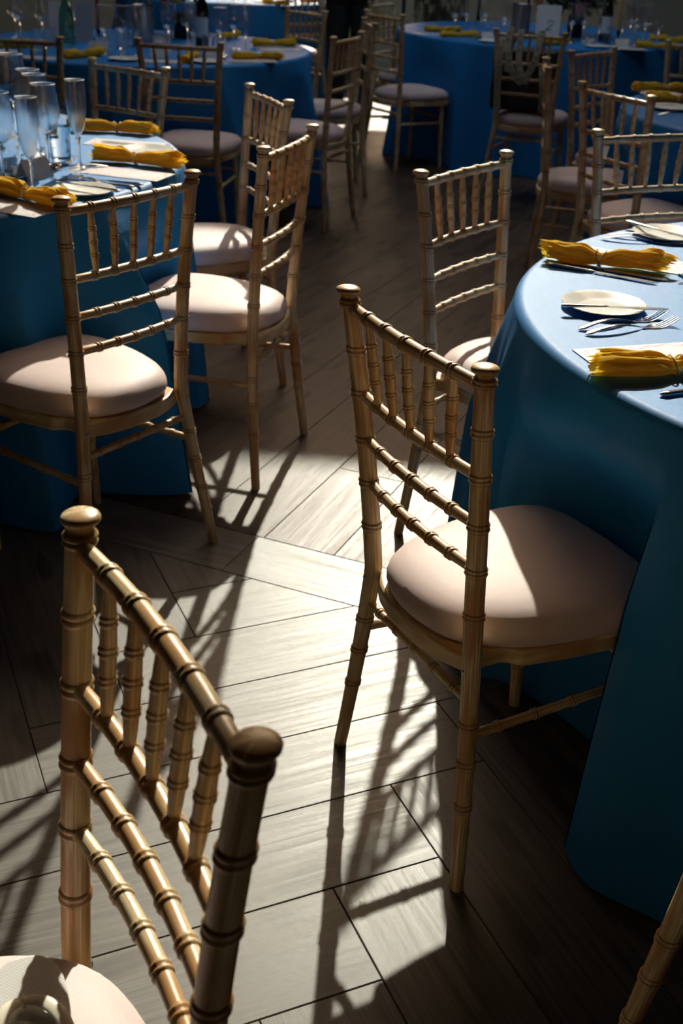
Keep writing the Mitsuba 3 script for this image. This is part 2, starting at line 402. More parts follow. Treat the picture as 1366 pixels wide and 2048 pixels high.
seat_half = [(0, -.033), (.05, -.030), (.095, -.020), (.132, -.004), (.1405, .006), (.1405, .066), (.146, .076), (.163, .086), (.178, .17), (.187, .26), (.190, .32), (.184, .362), (.162, .385), (.12, .395), (0, .399)]
def seat_frame_mesh():
    pts = seat_half + [(-x, y) for x, y in seat_half[-2:0:-1]]
    pg = Polygon(pts).buffer(.002).buffer(-.002)
    zs = [(.384, -.008), (.384, -.005), (.3850, -.0018), (.3875, 0), (.3895, 0), (.4090, 0), (.4110, 0), (.4145, -.0012), (.4165, -.0038), (.4170, -.008), (.4170, -.012)]
    ex = pg.exterior
    base = np.array([ex.interpolate(t, normalized=True).coords[0] for t in np.linspace(0, 1, 120, endpoint=False)])
    if not ex.is_ccw: base = base[::-1]
    tg = np.roll(base, -1, 0) - np.roll(base, 1, 0); tg /= np.linalg.norm(tg, axis=1, keepdims=True)
    nin = np.stack([-tg[:, 1], tg[:, 0]], -1)
    loops = [np.c_[base - nin * o, np.full(120, z)] for z, o in zs]
    n, m = len(loops), 120
    v = np.concatenate(loops + [[[0, .19, zs[0][0]]], [[0, .19, zs[-1][0]]]])
    f = grid_faces(n, m); j = np.arange(m)
    f = np.concatenate([f, np.stack([np.full(m, n * m), (j + 1) % m, j], -1), np.stack([np.full(m, n * m + 1), (n - 1) * m + j, (n - 1) * m + (j + 1) % m], -1)])
    t = trimesh.Trimesh(v, f, process=False)
    if t.volume < 0: f = f[:, ::-1]
    return v, f
cush_half = [(0, -.027), (.055, -.021), (.103, -.002), (.139, .036), (.165, .09), (.183, .16), (.192, .235), (.191, .305), (.172, .360), (.125, .388), (.06, .396), (0, .398)]
def spline(pts, n):
    from scipy.interpolate import CubicSpline
    p = np.array(pts + pts[:1]); d = np.r_[0, np.cumsum(np.linalg.norm(np.diff(p, axis=0), axis=1))]
    cs = CubicSpline(d, p, bc_type='periodic'); return cs(np.linspace(0, d[-1], n, endpoint=False))
def cushion_mesh(m=72):
    o = spline(cush_half + [(-x, y) for x, y in cush_half[-2:0:-1]], m)
    c = np.array([0, .185])
    prof = [(.0, .4185), (.93, .4185), (.975, .4205), (1.0, .4265), (1.012, .435), (1.008, .444), (.992, .4525), (.962, .4605), (.91, .4682), (.83, .4748), (.71, .4800), (.54, .4838), (.33, .4858), (.14, .4866), (0, .4868)]
    v = np.concatenate([np.c_[c + s * (o - c), np.full(m, z)] for s, z in prof])
    # gathers near the bottom edge
    ang = np.arctan2(v[:, 1] - c[1], v[:, 0] - c[0]); low = np.clip((.455 - v[:, 2]) / .03, 0, 1) * (v[:, 2] > .4186)
    nz = meshkit.noise(np.c_[ang * 6, v[:, 2] * 0, ang * 0 + 2])
    v[:, :2] += (v[:, :2] - c) * (low * (nz - .5) * .012)[:, None]
    f = grid_faces(len(prof), m)
    t = trimesh.Trimesh(v, f, process=False)
    t.merge_vertices(); t.update_faces(t.nondegenerate_faces())
    if t.volume < 0: t.invert()
    return t
def bolt_mesh():
    t = lathe([(0, 0), (.0048, 0), (.0048, .0012), (.0035, .0022), (0, .0024)], 12); return t

SFM = seat_frame_mesh()
def chair_shapes(q):
    """all the part shapes of a chair; q scales the number of segments"""
    S = {}
    sp, sr, ss = int(20 * q), int(13 * q), int(11 * q)
    mk = lambda t: ply(t[0], 'mat_gold_wood', smooth=True, uv=t[1])
    S['back_post'] = [mk(post_mesh(s, sp)) for s in (-1, 1)]
    f5 = [-.335, -.168, 0, .168, .335]
    S['top_rail'] = [mk(rail_mesh(.884, .0094, f5, sr))]
    S['back_rail'] = [mk(rail_mesh(z, .0084, f5, sr)) for z in (.7433, .6627, .5850)]
    w1, w2 = 2 * (post_w(.884)[0] - .009), 2 * (post_w(.7433)[0] - .009)
    sp_ = []
    for f in f5:
        xa, xb = f * w1, f * w2 * .94
        sp_.append(mk(bar([xb, rail_y(.7433, xb), .7433], [xa, rail_y(.884, xa), .884],
                          lambda s: .0050 + .0033 * math.sin(math.pi * min(max(s / .141, 0), 1)) ** .8, [.042, .071, .100], 0, ss, .68, .02)))
    S['spindle'] = sp_
    S['seat_frame'] = [ply(SFM, 'mat_gold_wood', smooth=True, uv=np.c_[SFM[0][:, 2] * 0, np.abs(SFM[0][:, 2] - .40) * 14 + SFM[0][:, 0] * .5])]
    S['cushion'] = [ply(cushion_mesh(), 'mat_cushion', smooth=True)]
    legs = []
    for s in (-1, 1):
        legs.append(mk(bar([s * .166, .350, 0], [s * .152, .335, .386], lambda h: .0112 + .0035 * h / .386, [.10, .19, .29], 0, int(16 * q), 1.0)))
    S['front_leg'] = legs
    st = []
    def strut(a, b, rings, r=.0078): st.append(mk(bar(a, b, lambda s: r, [np.linalg.norm(np.subtract(b, a)) * t for t in rings], 0, sr, .85)))
    rp = lambda s, z: [s * (post_w(z)[0] - .008), post_w(z)[1], z]
    fp = lambda s, z: [s * (.166 - .014 * z / .386 - .008), .350 - .015 * z / .386, z]
    strut(rp(-1, .345), rp(1, .345), [.12, .31, .5, .69, .88])
    a, b = rp(-1, .285), fp(-1, .275); strut([a[0] - .008 + .0, a[1] + .01, a[2]], [b[0] - .006, b[1] - .01, b[2]], [.15, .38, .62, .85])
    a, b = rp(1, .285), fp(1, .275); strut([a[0] + .008, a[1] + .01, a[2]], [b[0] + .006, b[1] - .01, b[2]], [.15, .38, .62, .85])
    strut(fp(-1, .31), fp(1, .31), [.12, .31, .5, .69, .88])
    S['stretcher'] = st
    S['bolt'] = []
    for s in (-1, 1):
        t = bolt_mesh(); t.apply_transform(trimesh.transformations.rotation_matrix(math.pi / 2, (1, 0, 0)))
        w, y = post_w(.401); t.apply_translation((s * w, y - .0145, .401)); S['bolt'].append(ply(t, 'mat_steel', smooth=30))
    return S
SH_NEAR, SH_FAR = chair_shapes(1.7), chair_shapes(1.0)
chairs = {}
def chair(code, x, y, th, a, b, label, near=False):
    t = thing('chiavari_chair', label, 'chair', 'chiavari chairs')
    m = mat4(x, y, 0, th, 1.0, b, a)
    posts = []
    for nm, lst in (SH_NEAR if near else SH_FAR).items():
        for i, sh in enumerate(lst):
            k = part(posts[i] if nm == 'bolt' else t, nm, sh, m, 'small steel bolt head' if nm == 'bolt' else 'pale pink padded cushion' if nm == 'cushion' else None)
            if nm == 'back_post': posts.append(k)
    chairs[code] = (x, y, th)
    return t
CH = [
 ('A', .1418, 1.6025, -1.0684, -.0303, .014, 'gold bamboo-style chair at the front right table, pale pink cushion half in sun', True),
 ('D', -.1861, .7114, 2.1088, -.0318, .0493, 'nearest gold bamboo-style chair with a flip-flop lying on its pink cushion', True),
 ('C', -.4653, 2.398, .9574, .0481, .0082, 'gold bamboo-style chair with its back to us, near edge of the left sunlit table', True),
 ('E', -.2123, 3.0649, 1.2879, .0034, .0081, 'sunlit gold chair right of the left sunlit table, nearer of two glowing seats', True),
 ('F', -.3257, 3.8397, 1.9823, 0, 0, 'sunlit gold chair right of the left sunlit table, farther of two glowing seats', False),
 ('B', .2994, 2.7814, -2.2205, -.0072, -.0016, 'gold chair turned toward us left of the front right table, striped shadow on cushion', True),
 ('G', .8408, 3.3986, -2.731, .0142, -.0192, 'whitish sunlit chair back rising behind the far edge of the front right table', True),
 ('H', .9395, 4.3427, -1.0669, -.0044, .0189, 'gold chair just behind the whitish chair, facing the table at the right edge', False),
 ('I', .8164, 5.0833, -1.6912, 0, 0, 'gold chair seen exactly side on, its two posts overlapping', False),
 ('J', 1.1153, 5.7399, -2.3034, 0, 0, 'dim gold chair just right of the ribbon-draped chair, behind the table at the right edge', False),
 ('K', 1.7591, 6.3223, 2.95, 0, 0, 'dim gold chair cut by the right edge, behind two mustard napkin rolls', False),
 ('L', .9163, 6.6706, -.3538, 0, 0, 'gold chair with a lettered ribbon draped over its top rail', False),
 ('M', .1576, 7.5591, -.9702, .0145, .007, 'gold chair at the left end of the number card table, dusky pink cushion facing right', False),
 ('N', .1756, 8.59, -2.0445, 0, 0, 'gold chair half hidden behind the left chair of the number card table', False),
 ('O', -.1026, 5.994, 1.2169, 0, 0, 'gold aisle chair at the right end of the far left table, nearer of the pair', False),
 ('P', .0021, 6.874, 1.7122, 0, 0, 'gold aisle chair at the far left table, farther of the pair and edge on', False),
 ('Q', -.37, 7.529, 2.2789, 0, 0, 'gold chair behind the right end of the far left table, facing it', False),
 ('X', -.435, 9.66, .5663, 0, 0, 'gold chair farthest back, at the corner of the rearmost blue table', False),
 ('R', -1.4703, 5.3679, -.1625, 0, 0, 'gold chair cut by the left edge at the far left table', False),
 ('U', -.7914, 5.4113, -.1555, -.0032, .0099, 'gold chair with its back to us, middle of the far left table, dim pink seat', False),
 ('S', -.8767, 4.4452, 2.5471, -.0011, -.0055, 'gold chair behind the sunlit glasses on the left table, only its back showing', False),
 ('V', .561, .9303, -.6842, 0, 0, 'dark chair leg slanting into the bottom right corner of the photo', True),
]
for c_ in CH: chair(*c_)
def loc(code, x, y):
    cx, cy, t = chairs[code]; return cx + x * math.cos(t) - y * math.sin(t), cy + x * math.sin(t) + y * math.cos(t)
SEAT = Polygon(cush_half + [(-x, y) for x, y in cush_half[-2:0:-1]])
def seat_poly(code):
    cx, cy, t = chairs[code]; return affinity.translate(affinity.rotate(SEAT, math.degrees(t), origin=(0, 0)), cx, cy)

# ------------------------------------------------------------------ tablecloths
ZT = .762
def cloth_mesh(cx, cy, R, near, seed, nf=13, amp=.125, flare=.03, phase=0.0, na=640, lobes=(), excl=()):
    th = np.arange(na) * 2 * np.pi / na
    ph = nf * th / 2 + phase + .9 * np.sin(2 * th + seed) + .6 * np.sin(5 * th + 2 * seed)
    lobe = .65 * (1 - np.abs(np.cos(ph))) ** .9 + .35 * np.abs(np.sin(ph)) ** 1.5
    lobe = lobe * (.55 + .9 * meshkit.noise(np.c_[np.cos(th) * 3 + seed * 3, np.sin(th) * 3, th * 0]))
    polys = [seat_poly(c).buffer(.012) for c in near]
    lim = np.full(na, 9.0)
    for i, t in enumerate(th):
        ray = LineString([(cx, cy), (cx + 1.6 * math.cos(t), cy + 1.6 * math.sin(t))])
        for pg in polys:
            x = ray.intersection(pg)
            if not x.is_empty: lim[i] = min(lim[i], math.hypot(x.bounds[0] - cx, x.bounds[1] - cy) if False else np.min([math.hypot(px_ - cx, py_ - cy) for px_, py_ in np.array(x.coords).reshape(-1, 2)] if x.geom_type == 'LineString' else [9.0]))
    for a_, b_ in excl: lim[((th - a_) % (2 * np.pi)) < b_ - a_] = 9.0
    extra = sum((h * np.exp(-(((th - t0 + np.pi) % (2 * np.pi) - np.pi) / wd) ** 2) for t0, wd, h in lobes), np.zeros(na))
    w = 7; lim2 = np.min([np.roll(lim, k) + .004 * abs(k) for k in range(-w, w + 1)], 0)
    rows = [(0, ZT, 0), (R * .35, ZT, 0), (R * .7, ZT, 0), (R * .93, ZT, 0), (R - .022, ZT, 0)]
    for a in np.linspace(0, 1, 7)[1:]:
        rows.append((R - .022 + .022 * math.sin(a * math.pi / 2), ZT - .022 * (1 - math.cos(a * math.pi / 2)), 0))
    v = []
    for r, z, _ in rows: v.append(np.c_[cx + r * np.cos(th), cy + r * np.sin(th), np.full(na, z)])
    zs = np.linspace(ZT - .022, .006, 26)[1:]
    for z in zs:
        t = (ZT - .022 - z) / (ZT - .028)
        r = R + flare * t + amp * t ** .75 * lobe - .02 * t * (1 - lobe)
        r = r + extra * min(1, t * 3.0)
        k = np.clip((.70 - z) / .20, 0, 1); k = k * k * (3 - 2 * k)
        lr = np.minimum(r, lim2); r = r * (1 - k) + lr * k
        v.append(np.c_[cx + r * np.cos(th), cy + r * np.sin(th), np.full(na, z)])
    v = np.concatenate(v); n = len(rows) + len(zs)
    f = grid_faces(n, na)
    t = trimesh.Trimesh(v, f, process=False); t.merge_vertices(); t.update_faces(t.nondegenerate_faces())
    if t.face_normals[np.argmax(t.triangles_center[:, 2])][2] < 0: t.invert()
    return t
TABLES = {'TA': (1.235, 2.136, .915), 'T0': (-1.42, 3.4005, .915), 'T1': (-1.18, 6.62, .92), 'T2': (1.22, 8.40, .98), 'R2': (2.0, 4.93, .915), 'T3': (-1.2, 10.85, .92)}
CLOTH_MORE = {'TA': dict(lobes=[(math.radians(-139), .10, .045), (math.radians(170), .05, .05), (math.radians(182), .04, .045), (math.radians(-169), .045, .05), (math.radians(-153), .05, .03), (math.radians(-126), .05, .05), (math.radians(-112), .05, .04)], excl=[(math.radians(-147), math.radians(-100))]),
              'T0': dict(lobes=[(math.radians(-31), .13, .11), (math.radians(-50), .14, .05), (math.radians(-10), .03, .02)], excl=[(math.radians(-58), math.radians(-26))])}
for k_, lab, near, seed, ph in [
    ('TA', 'blue tablecloth on the front right table, its top in bright sun', 'ABGV', 1.0, .25), ('T0', 'blue tablecloth on the left table covered with sunlit glasses', 'CEFS', 2.3, .4),
    ('T1', 'blue tablecloth on the far left table with green and dark bottles', 'OPQRU', 3.1, .2), ('T2', 'blue tablecloth on the far right table with the number card and flowers', 'LMN', 4.7, .9),
    ('R2', 'blue tablecloth on the table cut by the right edge, mustard napkins on top', 'HIJK', 5.9, .1), ('T3', 'blue tablecloth on the rearmost table at the top of the photo', 'X', 6.4, .7)]:
    cx, cy, R = TABLES[k_]
    add('tablecloth', ply(cloth_mesh(cx, cy, R, near, seed, phase=ph, **CLOTH_MORE.get(k_, {})), 'mat_blue_cloth', smooth=True), lab, 'tablecloth', group='blue floor-length tablecloths')
ZC = ZT + .0008     # what lies on the cloth

# ------------------------------------------------------------------ napkins, menus, plates, cutlery
def napkin_mesh(seed, L=.24, r0=.021, turns=1.75, na=110, ns=60):
    g = np.random.default_rng(seed)
    s = np.linspace(0, 1, ns)[:, None]; f = np.linspace(0, 1, na)[None]
    phi = f * turns * 2 * np.pi + g.uniform(0, 6)
    tie = .5 + g.uniform(-.06, .06)
    waist = 1 - .42 * np.exp(-((s - tie) / .10) ** 2) + .12 * np.exp(-((s - .95) / .1) ** 2) + .05 * np.exp(-((s - .08) / .08) ** 2) - .25 * np.exp(-((s - 1) / .03) ** 2)
    r = r0 * (.62 + .38 * f) * waist
    pl = np.cos(8 * phi + 3 * meshkit.noise(np.stack(np.broadcast_arrays(s * 4, f * 3, s * 0 + seed), -1)))
    r = r * (1 + .13 * pl * np.exp(-((s - tie) / .2) ** 2))
    P3 = np.stack(np.broadcast_arrays(np.cos(phi) * 2.0 + seed, np.sin(phi) * 2.0 + f * 2, s * 3.2), -1)
    r = r * (1 + .85 * (meshkit.fbm(P3, 3, seed) - .5))
    rag = .020 * (meshkit.noise(np.stack([f[0] * 7, f[0] * 0 + seed, f[0] * 0], -1)) - .3) + .004 * g.standard_normal(na)
    x = (s - .5) * L + np.where(s > .5, (s - .5) * 2, 0) ** 3 * rag[None] * 1.6 + np.where(s < .5, (s - .5) * 2, 0) ** 3 * rag[None]
    y = r * np.cos(phi) * 1.18; z = r * np.sin(phi) * .92
    y = y + .006 * np.sin(s * 5 + seed)
    z = z + .0
    v = np.stack(np.broadcast_arrays(x, y, z), -1)
    zmin = v[:, :, 2].min(1, keepdims=True)
    v[:, :, 2] -= zmin * (.75 + 0 * zmin) + .25 * v[:, :, 2].min() - .0
    v[:, :, 2] = np.maximum(v[:, :, 2], .0006 + .0004 * f)
    fac = grid_faces(ns, na, close_m=False)
    return (v.reshape(-1, 3), fac), tie
def cord_mesh(v, L, tie):
    sl = v[np.abs(v[:, 0] - (tie - .5) * L) < .012]
    y0, y1, z1 = sl[:, 1].min(), sl[:, 1].max(), sl[:, 2].max()
    ry, rz = (y1 - y0) / 2 + .0018, (z1 + .0024) / 2
    ps = []
    for sg, tilt in ((1, .45), (-1, -.38)):
        a = np.linspace(0, 2 * np.pi, 40, endpoint=False)
        y, z = (y0 + y1) / 2 + ry * np.cos(a), rz * np.sin(a)
        ps.append(tube(np.stack([(tie - .5) * L + .004 * sg + z * tilt, y, z + rz + .0005], -1), .0017, 6, True))
    return trimesh.util.concatenate(ps)
NAP = []
for sd in range(5):
    m_, tie = napkin_mesh(sd + 3); NAP.append((ply(m_, 'mat_mustard', smooth=True), ply(cord_mesh(m_[0], .24, tie), 'mat_cord', smooth=True)))
def napkin(i, a, b, label, s=1.0, group='mustard rolled napkins', z=ZC):
    """a, b: where its two ends lie"""
    ang = math.atan2(b[1] - a[1], b[0] - a[0])
    m = mat4((a[0] + b[0]) / 2, (a[1] + b[1]) / 2, z, ang, s)
    t = thing('napkin', label, 'napkin', group)
    part(t, 'cloth', NAP[i % 5][0], m); part(t, 'tie_cord', NAP[i % 5][1], m, 'thin gold cord')
def menu_shape():
    b = tmesh(rbox(.24, .112, .0012, .0004, 4)); v = np.array(b.vertices)
    return ply(b, 'mat_menu', smooth=False, uv=np.c_[v[:, 0], v[:, 1]])
MENU = menu_shape()
def menu(x, y, ang, label, z=ZC, s=1.0):
    add('menu_card', MENU, label, 'menu card', mat4(x, y, z, ang, s), 'menu cards on the tables')
PLATE = ply(lathe([(0, .0035), (.040, .0035), (.050, .0042), (.060, .0075), (.076, .0115), (.0805, .0135), (.0812, .0145), (.0800, .0152), (.075, .0138), (.060, .0100), (.051, .0068), (.044, .0060), (0, .0060)][::-1], 56), 'mat_china', smooth=True)
PRIM = ply(trimesh.creation.torus(.0809, .0008, 56, 6), 'mat_rim', smooth=True)
def plate(x, y, label, z=ZC, s=1.0):
    t = thing('side_plate', label, 'plate', 'white side plates')
    part(t, 'dish', PLATE, mat4(x, y, z - .0035 * s + .0002, 0, s)); part(t, 'rim_line', PRIM, mat4(x, y, z + .0112 * s, 0, s), 'thin dark gold rim')
def plan(pts, z0, z1, bev=.0007):
    pg = Polygon(pts); m = trimesh.creation.extrude_polygon(pg, z1 - z0, engine='earcut'); m.apply_translation((0, 0, z0)); return m
def mirror(p): return p + [(x, -y) for x, y in p[::-1]]
def handle_mesh(L=.10, w0=.0040, w1=.0085, h=.0035, arch=.0):
    s = np.linspace(0, 1, 14); rows = []
    a = np.arange(12) * 2 * np.pi / 12
    v = []
    for t in s:
        w = w0 + (w1 - w0) * t ** 1.3; w = w * (1 if t < .95 else .55); hh = h * (.75 + .4 * t)
        if t in (0, 1): w *= .25; hh *= .4
        v.append(np.c_[np.full(12, -t * L), w * np.cos(a), hh * np.sin(a) * .5 + h * .6 + arch * math.sin(t * math.pi)])
    v = np.concatenate(v); f = grid_faces(len(s), 12); tm = trimesh.Trimesh(v, f, process=False)
    if tm.volume < 0: tm.invert()
    return tm
def knife_shapes(L):
    h = handle_mesh(L * .44, .0045, .0085, .0065)
    bl = plan([(0, -.005), (.01, -.0065), (L * .30, -.0075), (L * .46, -.0085), (L * .53, -.006), (L * .56, .0), (L * .52, .0045), (L * .3, .0052), (.01, .005), (0, .0045)], .0022, .0036)
    return ply(h, 'mat_silver', smooth=50), ply(bl, 'mat_silver', smooth=30)
def fork_shapes(L):
    h = handle_mesh(L * .62, .0030, .0092, .0035, .010)
    xs = np.linspace(0, .078, 16); 
    def zc(x): return .003 + .009 * math.sin(math.pi * min(max(x / .05, 0), 1)) * .0 + .010 * (x / .078) ** 1.6 - .006 * math.sin(math.pi * x / .078)
    parts = []
    body = []
    w = np.interp(xs, [0, .012, .024, .036], [.003, .006, .0115, .0122])
    n = 9
    v, top = [], []
    for x, ww in zip(xs[:8], w[:8]):
        yy = np.linspace(-ww, ww, n); v.append(np.c_[np.full(n, x), yy, zc(x) + .012 * (yy / .012) ** 2 * .15])
    v = np.concatenate(v); f = grid_faces(8, n, False)
    sheet = trimesh.Trimesh(v, f, process=False)
    v2 = v.copy(); v2[:, 2] -= .0012
    parts.append(trimesh.util.concatenate([sheet, trimesh.Trimesh(v2, f[:, ::-1], process=False)]))
    for y in (-.0102, -.0034, .0034, .0102):
        pth = np.array([[x, y * (1 - .12 * (x - .036) / .042), zc(x)] for x in np.linspace(.033, .078, 8)])
        parts.append(tube(pth, np.linspace(.0014, .0009, 8), 6))
    return ply(h, 'mat_silver', smooth=50), ply(trimesh.util.concatenate(parts), 'mat_silver', smooth=40)
def spoon_shapes(L):
    h = handle_mesh(L * .64, .0030, .0090, .0035, .008)
    u = np.linspace(0, 1, 8)[:, None]; a = np.linspace(0, 2 * np.pi, 28, endpoint=False)[None]
    x = .034 + .034 * u * np.cos(a); y = .021 * u * np.sin(a) * (1 + .18 * np.cos(a)); z = .004 - .0065 * (1 - u ** 2) + .0075
    v = np.stack(np.broadcast_arrays(x, y, z), -1).reshape(-1, 3); f = grid_faces(8, 28)
    v2 = v.copy(); v2[:, 2] -= .0010
    m = trimesh.util.concatenate([trimesh.Trimesh(v, f, process=False), trimesh.Trimesh(v2, f[:, ::-1], process=False)])
    m.update_faces(m.nondegenerate_faces())
    return ply(h, 'mat_silver', smooth=50), ply(m, 'mat_silver', smooth=40)
scene['mat_silver'] = {'type': 'twosided', 'bsdf': scene['mat_silver']}
KN, KS, FK, SPN = knife_shapes(.245), knife_shapes(.205), fork_shapes(.205), spoon_shapes(.20)
def cutlery(kind, a, b, label, z=ZC, group=None, tilt=0.0):
    """a: handle end, b: the working end"""
    sh = {'table_knife': KN, 'butter_knife': KS, 'fork': FK, 'spoon': SPN}[kind]
    L = {'table_knife': .245, 'butter_knife': .205, 'fork': .205, 'spoon': .20}[kind]
    fr = {'table_knife': .44, 'butter_knife': .44, 'fork': .62, 'spoon': .64}[kind]
    ang = math.atan2(b[1] - a[1], b[0] - a[0]); d = math.hypot(b[0] - a[0], b[1] - a[1])
    x0, y0 = a[0] + math.cos(ang) * L * fr, a[1] + math.sin(ang) * L * fr
    m = mat4(x0, y0, z, ang)
    t = thing(kind, label, kind.split('_')[-1], group)
    part(t, 'handle', sh[0], m)
    part(t, {'fork': 'tines', 'spoon': 'bowl'}.get(kind, 'blade'), sh[1], m)

# --- front right table
menu(.625, 2.535, math.atan2(-.116, .214), 'menu card with a red wavy border under the napkin overhanging the table rim')
napkin(0, (.425, 2.515), (.667, 2.437), 'mustard napkin roll tied with gold cord overhanging the left rim of the front right table', 1.05, z=ZC + .0012)
cutlery('table_knife', (.424, 2.470), (.645, 2.345), 'silver table knife lying just below the overhanging napkin roll, nearer of the two', group='knives below the overhanging napkin')
cutlery('table_knife', (.446, 2.488), (.668, 2.376), 'silver table knife in the shadow of the overhanging napkin roll, farther of two', group='knives below the overhanging napkin')
plate(.490, 2.168, 'dark-rimmed white side plate with butter knife on the front right table, nearest the camera')
cutlery('butter_knife', (.400, 2.122), (.604, 2.128), 'butter knife lying across the side plate on the front right table', ZC + .0125)
cutlery('fork', (.418, 2.022), (.606, 2.128), 'silver fork below the side plate on the front right table, farther of the pair', group='forks by the side plate')
cutlery('fork', (.426, 1.995), (.618, 2.088), 'silver fork below the side plate on the front right table, nearer of the pair', group='forks by the side plate')
menu(.52, 1.895, .30, 'menu card with a red wavy border beside the frayed napkin at the right edge')
napkin(1, (.425, 1.805), (.66, 1.822), 'mustard napkin roll with frayed ends cut by the right edge, front right table', 1.1, z=ZC + .0012)
cutlery('table_knife', (.495, 1.707), (.72, 1.80), 'silver knife handle below the frayed napkin at the right edge of the photo')
plate(.752, 2.772, 'white side plate at the far rim of the front right table, knife across it')
cutlery('table_knife', (.668, 2.852), (.815, 2.66), 'silver knife lying across the far side plate on the front right table', ZC + .0125)
cutlery('fork', (.584, 2.717), (.786, 2.690), 'silver fork beside the far side plate on the front right table, nearer of the pair', group='forks by the far plate')
cutlery('fork', (.606, 2.752), (.80, 2.72), 'silver fork beside the far side plate on the front right table, farther of the pair', group='forks by the far plate')
cutlery('fork', (.88, 2.32), (.685, 2.385), 'fork at the right edge beyond the overhanging napkin, only its tines in view')
# --- left table
menu(-.72, 3.70, -.15, 'menu card under the farther napkin roll at the right rim of the left table')
napkin(2, (-.915, 3.905), (-.672, 3.885), 'mustard napkin roll right of the sunlit glasses, farther of the two at the rim', 1.05, z=ZC + .0012)
cutlery('table_knife', (-.560, 3.645), (-.80, 3.705), 'silver knife lying over the menu card at the far right of the left table', ZC + .0014)
plate(-.636, 3.575, 'white side plate tucked between the two napkin rolls on the left table')
menu(-.632, 3.250, -.32, 'menu card under the nearer napkin roll at the right rim of the left table')
napkin(3, (-.750, 3.408), (-.505, 3.350), 'mustard napkin roll at the right rim of the left table, nearer of the two', 1.08, z=ZC + .0012)
cutlery('table_knife', (-.560, 3.100), (-.795, 3.165), 'knife lying between the menu card and the side plate on the left table')
cutlery('table_knife', (-.580, 3.068), (-.81, 3.130), 'second knife beside the side plate on the left table, mostly behind the plate')
plate(-.695, 2.990, 'white side plate above the chair back on the left table, butter knife across it')
cutlery('butter_knife', (-.593, 2.950), (-.776, 3.038), 'butter knife lying across the side plate on the left table', ZC + .0125)
cutlery('fork', (-.66, 3.055), (-.800, 3.255), 'silver fork with its tines pointing to the glasses on the left table', ZC + .0005)
cutlery('spoon', (-.700, 3.330), (-.868, 3.262), 'dessert spoon with a shaded bowl in front of the glasses on the left table')
cutlery('fork', (-.862, 3.190), (-.805, 3.400), 'dessert fork resting over the spoon in front of the glasses on the left table', ZC + .006)
menu(-.835, 2.80, -.42, 'menu card at the left edge under the nearest napkin roll of the left table')
napkin(4, (-.93, 2.955), (-.705, 2.805), 'mustard napkin roll behind the left post of the chair back at the left table', 1.12, z=ZC + .0012)
def tent(x, y, ang, label, w=.085, h=.05, group='place cards'):
    v = np.array([[-w / 2, -.028, 0], [w / 2, -.028, 0], [w / 2, 0, h], [-w / 2, 0, h], [-w / 2, .028, 0], [w / 2, .028, 0]])
    t = .0005; f = [(0, 1, 2), (0, 2, 3), (3, 2, 5), (3, 5, 4)]
    v2 = v * [1, .97, .97]; f2 = [(c + 6, b + 6, a + 6) for a, b, c in f]
    e = [(0, 6, 7), (0, 7, 1), (4, 5, 11), (4, 11, 10)]
    add('place_card', ply((np.vstack([v, v2]), np.array(f + f2 + e)), 'mat_card'), label, 'place card', mat4(x, y, ZC, ang), group)
tent(-.862, 3.150, .9, 'small folded white place card between the stemmed glasses on the left table')

# ------------------------------------------------------------------ glasses
def bowl_sheet(prof, seg=40): return lathe(prof, seg)
def stem_mesh(zb, rb=.035, r=.0036):
    return lathe([(0, 0), (rb * .97, 0), (rb, .0012), (rb * .95, .0022), (rb * .5, .0042), (.009, .0075), (.0052, .014), (r, .03), (r, zb - .022), (.0050, zb - .010), (.0082, zb - .002), (.0060, zb + .0015), (0, zb + .0022)], 32)
WINE = [(.004, .100), (.013, .102), (.024, .109), (.034, .121), (.0395, .138), (.0405, .155), (.0385, .180), (.0350, .205), (.0330, .225)]
FLUTE = [(.003, .088), (.009, .092), (.015, .102), (.021, .122), (.0255, .150), (.0275, .180), (.0275, .205), (.0260, .235)]
def rimring(r, z): 
    t = trimesh.creation.torus(r, .0012, 40, 8); t.apply_translation((0, 0, z)); return t
GL = {'wine_glass': dict(bowl=ply(bowl_sheet(WINE), 'mat_thin_glass', smooth=True), stem=ply(stem_mesh(.0985), 'mat_glass', smooth=True), rim=ply(rimring(.0330, .225), 'mat_glass_rim', smooth=True)),
      'champagne_flute': dict(bowl=ply(bowl_sheet(FLUTE), 'mat_thin_glass', smooth=True), stem=ply(stem_mesh(.0865, .031), 'mat_glass', smooth=True), rim=ply(rimring(.0260, .235), 'mat_glass_rim', smooth=True))}
def tumbler_shape(h, r):
    o = lathe([(0, 0), (r * .82, 0), (r * .84, .002), (r, h), (r - .0016, h), (r * .84 - .002, .012), (0, .010)], 40)
    return ply(o, 'mat_clear_glass', smooth=40)
def walled(prof, t=.0009):
    p = np.array(prof); q = p.copy(); q[:, 0] = np.maximum(q[:, 0] - t, .0005); q[0, 1] += .0012
    return lathe(np.vstack([[[0, p[0, 1]]], p, q[::-1], [[0, q[0, 1]]]]), 44)
NEAR_BOWL = {'wine_glass': ply(walled(WINE), 'mat_bowl_glass', smooth=50), 'champagne_flute': ply(walled(FLUTE), 'mat_bowl_glass', smooth=50)}
TUMB, HIGH = tumbler_shape(.10, .036), tumbler_shape(.15, .033)
G0 = 'glasses in the sun on the left table'
def glass(kind, x, y, label, group, s=1.0):
    t = thing(kind, label, 'glass', group); m = mat4(x, y, ZC, 0, s)
    if kind in GL:
        for nm, sh in GL[kind].items():
            part(t, nm, NEAR_BOWL[kind] if nm == 'bowl' and group == G0 else sh, m)
    else: put(t, TUMB if kind == 'tumbler' else HIGH, m)
    return t
glass('wine_glass', -.852, 3.265, 'wine glass in front of the cluster on the left table, beside the place card', G0)
glass('wine_glass', -.925, 3.455, 'wine glass in the middle of the cluster on the left table', G0)
